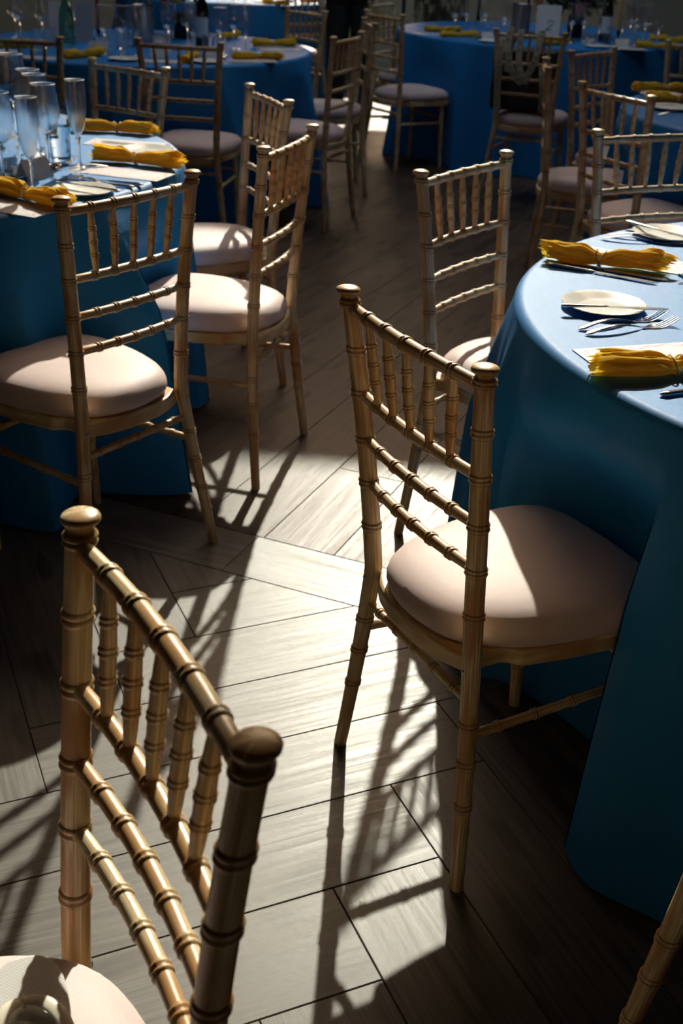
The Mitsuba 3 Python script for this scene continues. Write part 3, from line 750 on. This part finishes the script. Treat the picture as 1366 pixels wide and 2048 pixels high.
glass('wine_glass', -.968, 3.555, 'wine glass at the back of the cluster on the left table', G0)
glass('wine_glass', -1.063, 3.72, 'large wine glass at the left edge, farthest of those on the left table', G0, 1.1)
glass('wine_glass', -.925, 3.075, 'wine glass cut by the left edge on the left table, nearest the camera', G0)
glass('champagne_flute', -.813, 2.945, 'champagne flute nearest the camera on the left table, above the napkin', G0)
glass('champagne_flute', -.772, 3.295, 'champagne flute at the right end of the glass cluster on the left table', G0)
hb = glass('highball_glass', -.842, 3.372, 'straight water glass half full beside the fork on the left table', G0)
part(hb, 'water', ply(lathe([(0, .0108), (.027, .0125), (.0303, .10), (.0, .10)], 40), 'mat_water', smooth=40), mat4(-.842, 3.372, ZC), 'clear water')
glass('tumbler', -.935, 3.165, 'short tumbler at the left edge of the photo on the left table', G0)

# far tables: glasses, bottles, napkins
def far_set(group, where, spots):
    for k, x, y in spots: glass(k, x, y, f'clear {k.replace("_", " ")} in the crowd of glasses {where}', group)
W, FL, TB = 'wine_glass', 'champagne_flute', 'tumbler'
far_set('glasses on the far left table', 'on the far left table', [(W, -1.27, 6.14), (W, -1.185, 6.16), (FL, -1.10, 6.06), (W, -1.00, 6.45), (W, -.925, 6.62), (FL, -.872, 6.38), (W, -.715, 6.30), (W, -.675, 6.60), (FL, -.60, 6.44), (TB, -.76, 6.20), (TB, -.70, 6.12),
        (W, -1.80, 6.55), (W, -1.70, 6.62), (FL, -1.64, 6.40), (W, -1.88, 6.75), (TB, -1.60, 6.32), (TB, -1.24, 6.42), (FL, -1.95, 6.45), (W, -1.60, 6.95), (TB, -1.62, 6.20)])
far_set('glasses on the far right table', 'on the far right table', [(W, .60, 8.03), (W, .68, 8.13), (FL, .775, 8.04), (W, .80, 8.15), (TB, .72, 7.80), (TB, .84, 7.86), (W, .90, 7.90), (W, 1.31, 7.80), (W, 1.40, 7.88), (FL, 1.47, 7.72), (W, 1.70, 7.75), (W, 1.79, 7.90), (FL, 1.86, 7.82), (W, 1.74, 8.1), (TB, 1.66, 7.70), (FL, 1.64, 7.86), (TB, 1.55, 7.85)])
far_set('glasses on the rearmost table', 'on the rearmost table', [(W, -.72, 10.52), (W, -.56, 10.66), (TB, -.66, 10.36), (W, -.95, 10.35), (TB, -.60, 10.56), (W, -1.06, 10.42), (FL, -1.16, 10.25)])

N1 = 'rolled napkins on the far left table'
napkin(0, (-1.42, 5.86), (-1.27, 6.03), 'mustard napkin roll on the far left table, between the two chair backs at the left', group=N1)
napkin(1, (-.845, 5.88), (-.822, 6.11), 'mustard napkin roll seen through the spindles of the middle chair, far left table', group=N1)
napkin(2, (-.625, 6.14), (-.405, 6.21), 'mustard napkin roll at the right end of the far left table, nearer of two', group=N1)
napkin(3, (-.60, 6.78), (-.36, 6.90), 'mustard napkin roll at the right end of the far left table, farther of two', group=N1)
napkin(4, (-1.90, 6.20), (-1.72, 6.27), 'mustard napkin roll at the left edge of the photo on the far left table', group=N1)
napkin(0, (-.80, 7.05), (-.72, 7.25), 'mustard napkin roll behind the wine bottle on the far left table', group=N1)
for x, y, a, lb in [(-.535, 6.09, .25, 'menu card under the nearer right-hand napkin on the far left table'), (-.44, 6.70, .35, 'menu card under the farther right-hand napkin on the far left table'), (-.96, 5.92, .1, 'menu card behind the middle chair back on the far left table'), (-1.52, 5.86, -.1, 'menu card behind the left chair back on the far left table')]: menu(x, y, a, lb)
plate(-.74, 5.94, 'white side plate behind the right post of the middle chair at the far left table'); plate(-1.13, 5.90, 'white side plate behind the tilted chair back at the far left table'); plate(-1.75, 5.98, 'white side plate behind the chair at the left edge on the far left table')
tent(-.995, 6.08, .2, 'white place card standing behind the middle chair on the far left table'); tent(-.735, 6.08, .4, 'white place card beside the right post of the middle chair on the far left table'); tent(-1.33, 6.22, .1, 'white place card behind the napkin left of the tilted chair back')
tent(1.60, 7.62, 0.1, 'white place card in front of the wine bottle on the far right table'); tent(.78, 7.72, .4, 'white place card near the left post of the ribbon-draped chair')

def bottle_profile(s=1.0): return [(0, 0), (.034, 0), (.0375, .004), (.0375, .175), (.036, .195), (.028, .218), (.0165, .240), (.0145, .260), (.0145, .288), (.0158, .289), (.0158, .300), (0, .301)]
BOT = ply(lathe(bottle_profile(), 32), 'mat_wine_black', smooth=40)
def label_shape(z0, z1, r=.0379, a=2.2):
    th = np.linspace(-a / 2, a / 2, 18) - math.pi / 2
    v = np.concatenate([np.c_[r * np.cos(th), r * np.sin(th), np.full(18, z)] for z in (z0, z1)]); f = grid_faces(2, 18, False)
    v2 = v * [.99, .99, 1]
    return ply((np.vstack([v, v2]), np.vstack([f, f[:, ::-1] + len(v)])), 'mat_label')
LB = label_shape(.05, .15)
for x, y, lb in [(-.853, 6.66, 'dark wine bottle with a pale label on the far left table'), (1.56, 7.98, 'dark wine bottle with a white label on the far right table')]:
    t = thing('wine_bottle', lb, 'bottle', 'dark wine bottles'); part(t, 'bottle', BOT, mat4(x, y, ZC)); part(t, 'label', LB, mat4(x, y, ZC), 'white paper label')
WB = ply(lathe([(0, 0), (.036, 0), (.040, .004), (.040, .12), (.036, .16), (.022, .20), (.016, .225), (.015, .262), (.0175, .264), (.0175, .272), (.0135, .272), (.012, .225), (.018, .20), (.032, .16), (.0365, .12), (.0365, .010), (0, .009)], 32), 'mat_green_glass', smooth=40)
t = thing('water_bottle', 'pale green glass water bottle beside two white cards on the far left table', 'bottle'); part(t, 'bottle', WB, mat4(-1.545, 6.50, ZC))
def standing_card(x, y, ang, w, h, lean, label, name='table_card', cat='card', foot=True):
    t = thing(name, label, cat)
    b = tmesh(rbox(w, .002, h, .0006, 4)); b.apply_transform(trimesh.transformations.rotation_matrix(-lean, (1, 0, 0)))
    part(t, 'card', ply(b, 'mat_card'), mat4(x, y, ZC + .004, ang))
    if foot: part(t, 'stand', ply(rbox(w * .5, .04, .008, .002), 'mat_rim', smooth=30), mat4(x, y, ZC, ang))
    return t
standing_card(-1.63, 6.68, .15, .105, .19, .12, 'white standing card left of the green water bottle on the far left table', foot=False)
standing_card(-1.485, 6.62, -.25, .105, .20, .12, 'white standing card right of the green water bottle on the far left table', foot=False)
tc = standing_card(1.165, 7.80, -.12, .15, .21, .22, 'white table number card reading 2 in blue on the far right table', 'table_number_card')
tx = meshkit.text_mesh('2', .062, .0008); tx.apply_transform(np.array([[1, .18, 0, -.022], [0, 1, 0, .062], [0, 0, 1, 0], [0, 0, 0, 1.0]]))
tx.apply_transform(np.array([[1, 0, 0, 0], [0, 0, -1, -.0011], [0, 1, 0, 0], [0, 0, 0, 1.0]])); tx.apply_transform(trimesh.transformations.rotation_matrix(-.22, (1, 0, 0)))
part(tc, 'number', ply(tx, 'mat_ink_blue'), mat4(1.165, 7.80, ZC + .004, -.12), 'blue handwritten-style numeral 2')
def cooler(x, y, label):
    c = lathe([(0, 0), (.055, 0), (.058, .004), (.060, .195), (.0625, .198), (.0615, .202), (.057, .198), (.055, .012), (0, .010)], 40)
    add('wine_cooler', ply(c, 'mat_steel', smooth=40), label, 'wine cooler', mat4(x, y, ZC), 'steel wine coolers')
cooler(-1.16, 6.60, 'dark steel wine cooler behind the middle chair on the far left table'); cooler(1.015, 7.98, 'brushed steel wine cooler left of the number card')
def candle(x, y, mat, h, label):
    t = thing('taper_candle', label, 'candle', 'taper candles'); m = mat4(x, y, ZC)
    part(t, 'holder', ply(lathe([(0, 0), (.032, 0), (.034, .003), (.030, .007), (.008, .012), (.006, .03), (.013, .038), (.014, .06), (.011, .06), (.011, .045), (0, .045)], 24), 'mat_black_leather', smooth=40), m)
    part(t, 'wax', ply(lathe([(0, .045), (.0105, .045), (.0085, .045 + h * .9), (.006, .045 + h), (0, .046 + h)], 16), mat, smooth=40), m)
candle(-1.45, 6.84, 'mat_wax_maroon', .25, 'maroon taper candle on the far left table'); candle(-1.17, 6.86, 'mat_wax_mustard', .25, 'mustard taper candle on the far left table, right of its pair'); candle(-1.265, 7.02, 'mat_wax_mustard', .25, 'mustard taper candle on the far left table, left of its pair')
candle(1.07, 8.10, 'mat_wax_maroon', .25, 'maroon taper candle left of the number card'); candle(1.335, 7.92, 'mat_wax_navy', .25, 'navy taper candle right of the number card'); candle(1.68, 8.14, 'mat_wax_mustard', .25, 'mustard taper candle behind the wine bottle on the far right table')
VOT = ply(lathe([(0, 0), (.030, 0), (.033, .003), (.034, .062), (.032, .062), (.031, .008), (0, .007)], 28), 'mat_glass', smooth=40); VW = ply(lathe([(0, .0075), (.0295, .0085), (.030, .034), (0, .036)], 24), 'mat_card', smooth=40)
for x, y, lb in [(-1.325, 6.32, 'glass votive candle among the glasses on the far left table, left one'), (-1.06, 6.50, 'glass votive candle among the glasses on the far left table, right one'), (1.41, 7.66, 'glass votive candle on the far right table near the navy candle')]:
    t = thing('votive_candle', lb, 'candle', 'glass votives'); part(t, 'cup', VOT, mat4(x, y, ZC)); part(t, 'wax', VW, mat4(x, y, ZC))
N2 = 'rolled napkins on the far right table'
napkin(1, (.50, 7.86), (.74, 7.92), 'mustard napkin roll left of the ribbon-draped chair, nearer of two on the far right table', group=N2)
napkin(2, (.42, 8.20), (.66, 8.28), 'mustard napkin roll at the left end of the far right table, farther of two', group=N2)
napkin(3, (1.74, 7.66), (1.90, 7.62), 'mustard napkin roll at the right end of the far right table, nearer of two', group=N2)
napkin(4, (1.95, 8.2), (2.10, 8.15), 'mustard napkin roll at the right end of the far right table, farther of two', group=N2)
napkin(0, (1.11, 7.55), (1.23, 7.62), 'mustard napkin roll seen through the ribbon-draped chair', group=N2)
menu(.45, 8.02, .1, 'menu card under the napkins at the left end of the far right table'); menu(1.62, 7.54, .05, 'menu card before the wine bottle on the far right table')
plate(.80, 7.62, 'white side plate beside the left post of the ribbon-draped chair'); plate(1.44, 7.56, 'white side plate left of the wine bottle on the far right table')
N3 = 'rolled napkins on the table at the right edge'
plate(1.33, 5.36, 'pale side plate under the farther napkin on the table at the right edge', s=1.15); napkin(2, (1.27, 5.52), (1.50, 5.55), 'mustard napkin roll on the table at the right edge, farther of two', group=N3, s=1.15)
plate(1.28, 4.97, 'pale side plate in front of the nearer napkin on the table at the right edge', s=1.15); napkin(3, (1.24, 5.14), (1.47, 5.20), 'mustard napkin roll on the table at the right edge, nearer of two', group=N3, s=1.15)
cutlery('butter_knife', (1.20, 4.97), (1.37, 4.955), 'knife lying on the nearer plate of the table at the right edge', ZC + .014)
cutlery('fork', (1.19, 4.80), (1.38, 4.84), 'fork in front of the nearer plate on the table at the right edge')
N4 = 'rolled napkins on the rearmost table'
napkin(1, (-.78, 10.22), (-.63, 10.08), 'mustard napkin roll hanging over the edge of the rearmost table', group=N4); napkin(2, (-.46, 10.60), (-.33, 10.70), 'mustard napkin roll behind the back of the aisle chair on the rearmost table', group=N4, s=1.2)
plate(-.82, 10.38, 'sunlit side plate on the rearmost table'); menu(-.55, 10.46, .7, 'sunlit white menu card on the rearmost table')

# flowers
def bloom(r, seed):
    g = np.random.default_rng(seed); ms = []
    for ring, (k, tilt, sc) in enumerate([(5, .25, .55), (7, .55, .8), (8, .95, 1.0), (9, 1.3, 1.05)]):
        for i in range(k):
            u, w = np.meshgrid(np.linspace(0, 1, 6), np.linspace(-1, 1, 6), indexing='ij')
            wid = np.sin(np.pi * np.clip(u * .85 + .12, 0, 1)) * .55
            x = w * wid * r * sc; cup = u * 1.35
            y = np.sin(cup) * r * .75 * (.35 + .65 * tilt / 1.3) + .0; z = r * sc * (1 - np.cos(cup)) * .9 + u * r * .4 - tilt * u * r * .55
            y = y - .25 * r * (w ** 2) * np.sin(cup)
            a = 2 * np.pi * (i + .37 * ring) / k + g.uniform(-.2, .2)
            X = x * math.cos(a) - y * math.sin(a); Y = x * math.sin(a) + y * math.cos(a)
            ms.append(trimesh.Trimesh(np.stack([X, Y, z], -1).reshape(-1, 3), grid_faces(6, 6, False), process=False))
    return trimesh.util.concatenate(ms)
def leaves(n, spread, h, seed, size=.05):
    g = np.random.default_rng(seed); ms = []
    for i in range(n):
        u = np.linspace(0, 1, 5)[:, None]; w = np.array([-1, 0, 1])[None]
        wid = np.sin(np.pi * u) * size * .28 + .0005
        x = u * size * np.ones_like(w); y = w * wid; z = -.25 * size * u ** 2 + np.abs(w) * wid * .35
        t = trimesh.Trimesh(np.stack(np.broadcast_arrays(x, y, z), -1).reshape(-1, 3), grid_faces(5, 3, False), process=False)
        a, e = g.uniform(0, 2 * np.pi), g.uniform(-.7, .9)
        t.apply_transform(trimesh.transformations.euler_matrix(g.uniform(-.6, .6), -e, a))
        d = g.normal(size=3); d /= np.linalg.norm(d); d *= g.uniform(.3, 1) ** .5
        t.apply_translation((d[0] * spread, d[1] * spread, h + d[2] * spread * .42)); ms.append(t)
    return trimesh.util.concatenate(ms)
def flowers(x, y, label, blooms, seed, spread, h):
    t = thing('flower_centrepiece', label, 'flowers'); m = mat4(x, y, ZC)
    part(t, 'vase', ply(lathe([(0, 0), (.045, 0), (.05, .004), (.058, .09), (.052, .13), (.048, .13), (.053, .09), (.046, .008), (0, .007)], 28), 'mat_wine_black', smooth=40), m)
    k = part(t, 'foliage', ply(leaves(520, spread, h, seed), 'mat_leaf'), m); labels[k] = {'label': 'dark green foliage', 'kind': 'stuff'}
    for i, (bx, by, bz, r, mt, lb) in enumerate(blooms):
        b = bloom(r, seed + i); b.apply_transform(trimesh.transformations.euler_matrix(.9, 0, .25 * ((i % 3) - 1))); b.apply_translation((bx, by, bz))
        part(t, 'bloom', ply(b, mt, smooth=True), m, lb)
flowers(1.41, 8.24, 'flower arrangement of pink peonies and roses above the number card', [(-.02, -.20, .165, .075, 'mat_petal_pink', 'large pale pink peony'), (-.145, -.17, .150, .042, 'mat_petal_rose', 'deep pink rose'), (-.215, -.14, .155, .040, 'mat_petal_rose', 'deep pink rose'),
         (-.27, -.10, .21, .045, 'mat_petal_peach', 'peach rose'), (.10, -.12, .24, .05, 'mat_petal_pink', 'pale pink flower'), (-.10, -.05, .30, .06, 'mat_petal_pink', 'pale pink flower')], 11, .23, .25)
flowers(-1.02, 7.10, 'dark flower arrangement with a yellow bloom on the far left table', [(.0, -.20, .215, .045, 'mat_petal_yellow', 'yellow flower'), (-.07, -.19, .19, .035, 'mat_petal_rose', 'dusky red flower'), (-.20, -.12, .24, .04, 'mat_petal_yellow', 'yellow flower'), (.20, -.12, .34, .045, 'mat_petal_peach', 'peach flower')], 21, .23, .30)

# ------------------------------------------------------------------ things on chairs
# flip-flop on the nearest cushion
def flip_flop():
    half_o = [(0, .130), (.022, .126), (.036, .110), (.043, .085), (.042, .05), (.034, .0), (.031, -.05), (.033, -.09), (.027, -.118), (.012, -.129), (0, -.130)]
    o = spline(half_o + [(-x * (.92 if y > 0 else 1), y) for x, y in half_o[-2:0:-1]], 90)
    prof = [(0, 0), (.94, 0), (.985, .002), (1, .006), (1, .013), (.99, .0165), (.965, .018), (.6, .0178), (0, .0176)]
    v = np.concatenate([np.c_[o * s, np.full(90, z)] for s, z in prof]); f = grid_faces(len(prof), 90)
    tm = trimesh.Trimesh(v, f, process=False)
    if tm.volume < 0: f = f[:, ::-1]
    v[:, 0] *= .86
    sole = ply((v, f), 'mat_sole', smooth=True, uv=v[:, :2])
    ps = []
    def strap(p0, p1, p2, p3):
        n = 26; s = np.linspace(0, 1, n)[:, None]
        c = (1 - s) ** 3 * p0 + 3 * s * (1 - s) ** 2 * p1 + 3 * s ** 2 * (1 - s) * p2 + s ** 3 * p3
        d = np.gradient(c, axis=0); d /= np.linalg.norm(d, axis=1, keepdims=True)
        up = np.array([0, 0, 1.0]); sd = np.cross(d, up); sd /= np.linalg.norm(sd, axis=1, keepdims=True); nn = np.cross(sd, d)
        w = .0052 + .002 * np.sin(np.pi * s); t = .0022
        a = np.linspace(0, 2 * np.pi, 14, endpoint=False)
        vv = (c[:, None] + (w * np.cos(a))[:, :, None] * sd[:, None] + t * np.sin(a)[None, :, None] * nn[:, None]).reshape(-1, 3)
        m = trimesh.Trimesh(vv, grid_faces(n, 14), process=False)
        if m.volume < 0: m.invert()
        return m
    A = np.array
    top = A([-.004, .070, .0235])
    ps.append(strap(top, A([.016, .067, .028]), A([.036, .046, .028]), A([.033, .0, .010])))
    ps.append(strap(top, A([-.024, .067, .028]), A([-.037, .046, .028]), A([-.030, .0, .010])))
    ps.append(lathe([(0, .016), (.0045, .016), (.003, .020), (.0028, .024), (.0045, .026), (0, .0272)], 14).apply_translation((-.004, .070, 0)))
    return sole, ply(trimesh.util.concatenate(ps), 'mat_strap', smooth=50)
sole, strp = flip_flop()
t = thing('flip_flop', 'pale flip-flop with a woven-look grey sole and cream strap on the nearest cushion', 'sandal'); fm = mat4(-.249, .672, .487, .36)
part(t, 'sole', sole, fm, 'grey textured sole'); part(t, 'strap', strp, fm, 'glossy cream strap')

# ribbon draped over a chair back, dark bag on its seat
def ribbon_mesh(path, w=.034):
    p = np.asarray(path, float)
    from scipy.interpolate import CubicSpline
    d = np.r_[0, np.cumsum(np.linalg.norm(np.diff(p, axis=0), axis=1))]
    n = max(16, int(d[-1] / .012)); s = np.linspace(0, d[-1], n); c = CubicSpline(d, p)(s)
    tg = np.gradient(c, axis=0); tg /= np.linalg.norm(tg, axis=1, keepdims=True)
    sd = np.cross(tg, [0, 1.0, .12]); sd /= np.linalg.norm(sd, axis=1, keepdims=True)
    k = np.array([-.5, 0, .5]); wv = .004 * np.sin(s * 40)[:, None]
    v = c[:, None] + (w * k)[None, :, None] * sd[:, None]; v[:, :, 1] += wv * k[None]
    uv = np.stack(np.broadcast_arrays(s[:, None], (w * k)[None]), -1)
    return (v.reshape(-1, 3), grid_faces(n, 3, False)), uv.reshape(-1, 2)
lx, ly, lth = chairs['L']; lm = mat4(lx, ly, 0, lth)
yb, yt = -.078, -.064
t = thing('lettered_ribbon', 'beige ribbon banner with dark marks looped over the top rail of a chair', 'ribbon')
for pth in ([(-.11, yt + .022, .70), (-.105, yt - .002, .905), (-.10, yb - .01, .80), (-.06, yb - .015, .70), (-.02, yb - .01, .66), (.03, yb - .015, .72), (.055, yb - .012, .80), (.065, yt - .002, .905), (.07, yt + .022, .80)],
            [(-.05, yt + .022, .75), (-.045, yt - .002, .906), (-.04, yb - .01, .80), (.0, yb - .02, .68), (.03, yb - .02, .66)],
            [(-.14, yb + .022, .87), (-.145, yb + .0, .75), (-.15, yb + .03, .62), (-.148, yb + .05, .50)],
            [(.09, yb + .022, .74), (.10, yb + .0, .66), (.105, yb + .03, .56), (.10, yb + .05, .50)]):
    m_, uv_ = ribbon_mesh(pth); part(t, 'strip', ply(m_, 'mat_ribbon', smooth=True, uv=uv_), lm)
bag = tmesh(rbox(.37, .10, .33, .03, 20)); bag = bag.subdivide().subdivide()
bv = np.array(bag.vertices); bv += (meshkit.fbm(bv * 9, 3)[:, None] - .5) * [[.02, .03, .01]] * np.clip(bv[:, 2:3] / .1, 0, 1); bag.vertices = bv
bx, by = loc('L', -.03, .075)
t = thing('black_bag', 'soft black bag standing on the seat behind the ribbon-draped chair back', 'bag')
part(t, 'body', ply(bag, 'mat_black_leather', smooth=40), mat4(bx, by, .487, lth))
hp = [(.0 + .09 * math.cos(a), .0, .315 + .09 * math.sin(a)) for a in np.linspace(0, math.pi, 16)]
part(t, 'handle', ply(tube(hp, .007, 8), 'mat_black_leather', smooth=40), mat4(bx, by, .487, lth))

# ------------------------------------------------------------------ person and drape at the back
def limb(chain, ref=.018):
    out = None
    for (p, r), (q, s) in chain:
        h = m3.Manifold.batch_hull([m3.Manifold.sphere(r, 20).translate(p), m3.Manifold.sphere(s, 20).translate(q)])
        out = h if out is None else out + h
    t = tmesh(out.refine_to_length(ref)); trimesh.smoothing.filter_taubin(t, iterations=12); return t
px_, py_ = -.085, 9.55
pm = mat4(px_, py_, 0, 2.9)
t = thing('person', 'person in black trousers and black jacket standing at the back, cut off above the hips', 'person')
seg = []
def S(a, ra, b, rb): seg.append(((a, ra), (b, rb)))
S((0, 0, 1.66), .088, (0, .015, 1.60), .078); S((0, .005, 1.56), .058, (0, 0, 1.46), .060)
S((-.13, 0, 1.42), .07, (.13, 0, 1.42), .07); S((-.09, 0, 1.38), .11, (-.07, 0, 1.05), .11); S((.09, 0, 1.38), .11, (.07, 0, 1.05), .11)
for s in (-1, 1):
    S((s * .19, 0, 1.41), .055, (s * .235, -.02, 1.13), .043); S((s * .235, -.02, 1.13), .042, (s * .22, .05, .90), .030); S((s * .22, .05, .90), .030, (s * .215, .075, .83), .026)
    for k in range(4): S((s * .215, .068 + .013 * k - .02, .83), .0095, (s * .207, .075 + .013 * k - .02, .75 - .008 * abs(k - 1.5)), .008)
    S((s * .205, .07, .85), .010, (s * .190, .10, .80), .0085)
    S((s * .09, 0, .96), .095, (s * .10, .01, .50), .06); S((s * .10, .01, .50), .058, (s * .105, -.01, .09), .042); S((s * .105, -.03, .05), .036, (s * .11, .13, .035), .03)
part(t, 'body', ply(limb(seg, .016), 'mat_skin', smooth=True), pm)
seg = []
S((-.15, 0, 1.41), .082, (.15, 0, 1.41), .082); S((-.09, 0, 1.38), .125, (-.08, 0, .90), .130); S((.09, 0, 1.38), .125, (.08, 0, .90), .130); S((-.09, 0, .92), .13, (.09, 0, .92), .13)
for s in (-1, 1): S((s * .19, 0, 1.41), .068, (s * .237, -.02, 1.13), .056); S((s * .237, -.02, 1.13), .055, (s * .222, .045, .90), .044)
part(t, 'jacket', ply(limb(seg, .02), 'mat_black_cloth', smooth=True), pm, 'black jacket')
seg = []
S((-.08, 0, .93), .115, (.08, 0, .93), .115)
for s in (-1, 1): S((s * .09, 0, .93), .11, (s * .10, .01, .50), .082); S((s * .10, .01, .50), .082, (s * .105, -.01, .07), .068)
part(t, 'trousers', ply(limb(seg, .02), 'mat_black_cloth', smooth=True), pm, 'black trousers')
for s in (-1, 1):
    seg = []; S((s * .105, -.03, .045), .045, (s * .11, .15, .035), .035); part(t, 'shoe', ply(limb(seg, .012), 'mat_black_leather', smooth=True), pm, 'black shoe')
seg = []; S((0, -.022, 1.70), .085, (0, -.03, 1.64), .082); part(t, 'hair', ply(limb(seg, .012), 'mat_hair', smooth=True), pm, 'short dark hair')

# patterned drape hanging at the back
u = np.linspace(0, 1, 80)[:, None]; z = np.linspace(.02, 2.3, 30)[None]
dv = np.stack(np.broadcast_arrays(.40 + .42 * u, 9.62 + .03 * np.sin(u * 38) * (1.25 - .25 * z / 2.3) + .02 * np.sin(u * 11 + 1), z), -1)
f = grid_faces(80, 30, False); dv2 = dv.reshape(-1, 3) + [0, .004, 0]
t = thing('patterned_drape', 'olive and cream patterned floor-length drape behind the left end of the number card table', 'curtain')
part(t, 'fabric', ply((np.vstack([dv.reshape(-1, 3), dv2]), np.vstack([f, f[:, ::-1] + len(dv2)])), 'mat_pattern_drape', smooth=True))
part(t, 'pole', ply(tube([(.30, 9.64, 2.32), (.92, 9.64, 2.32)], .014, 12), 'mat_black_leather', smooth=40))
for xx in (.32, .90):
    part(t, 'upright', ply(tube([(xx, 9.66, 0), (xx, 9.66, 2.32)], .014, 12), 'mat_black_leather', smooth=40))
    part(t, 'foot', ply(boxm(xx - .12, xx + .12, 9.56, 9.78, 0, .012), 'mat_black_leather'))
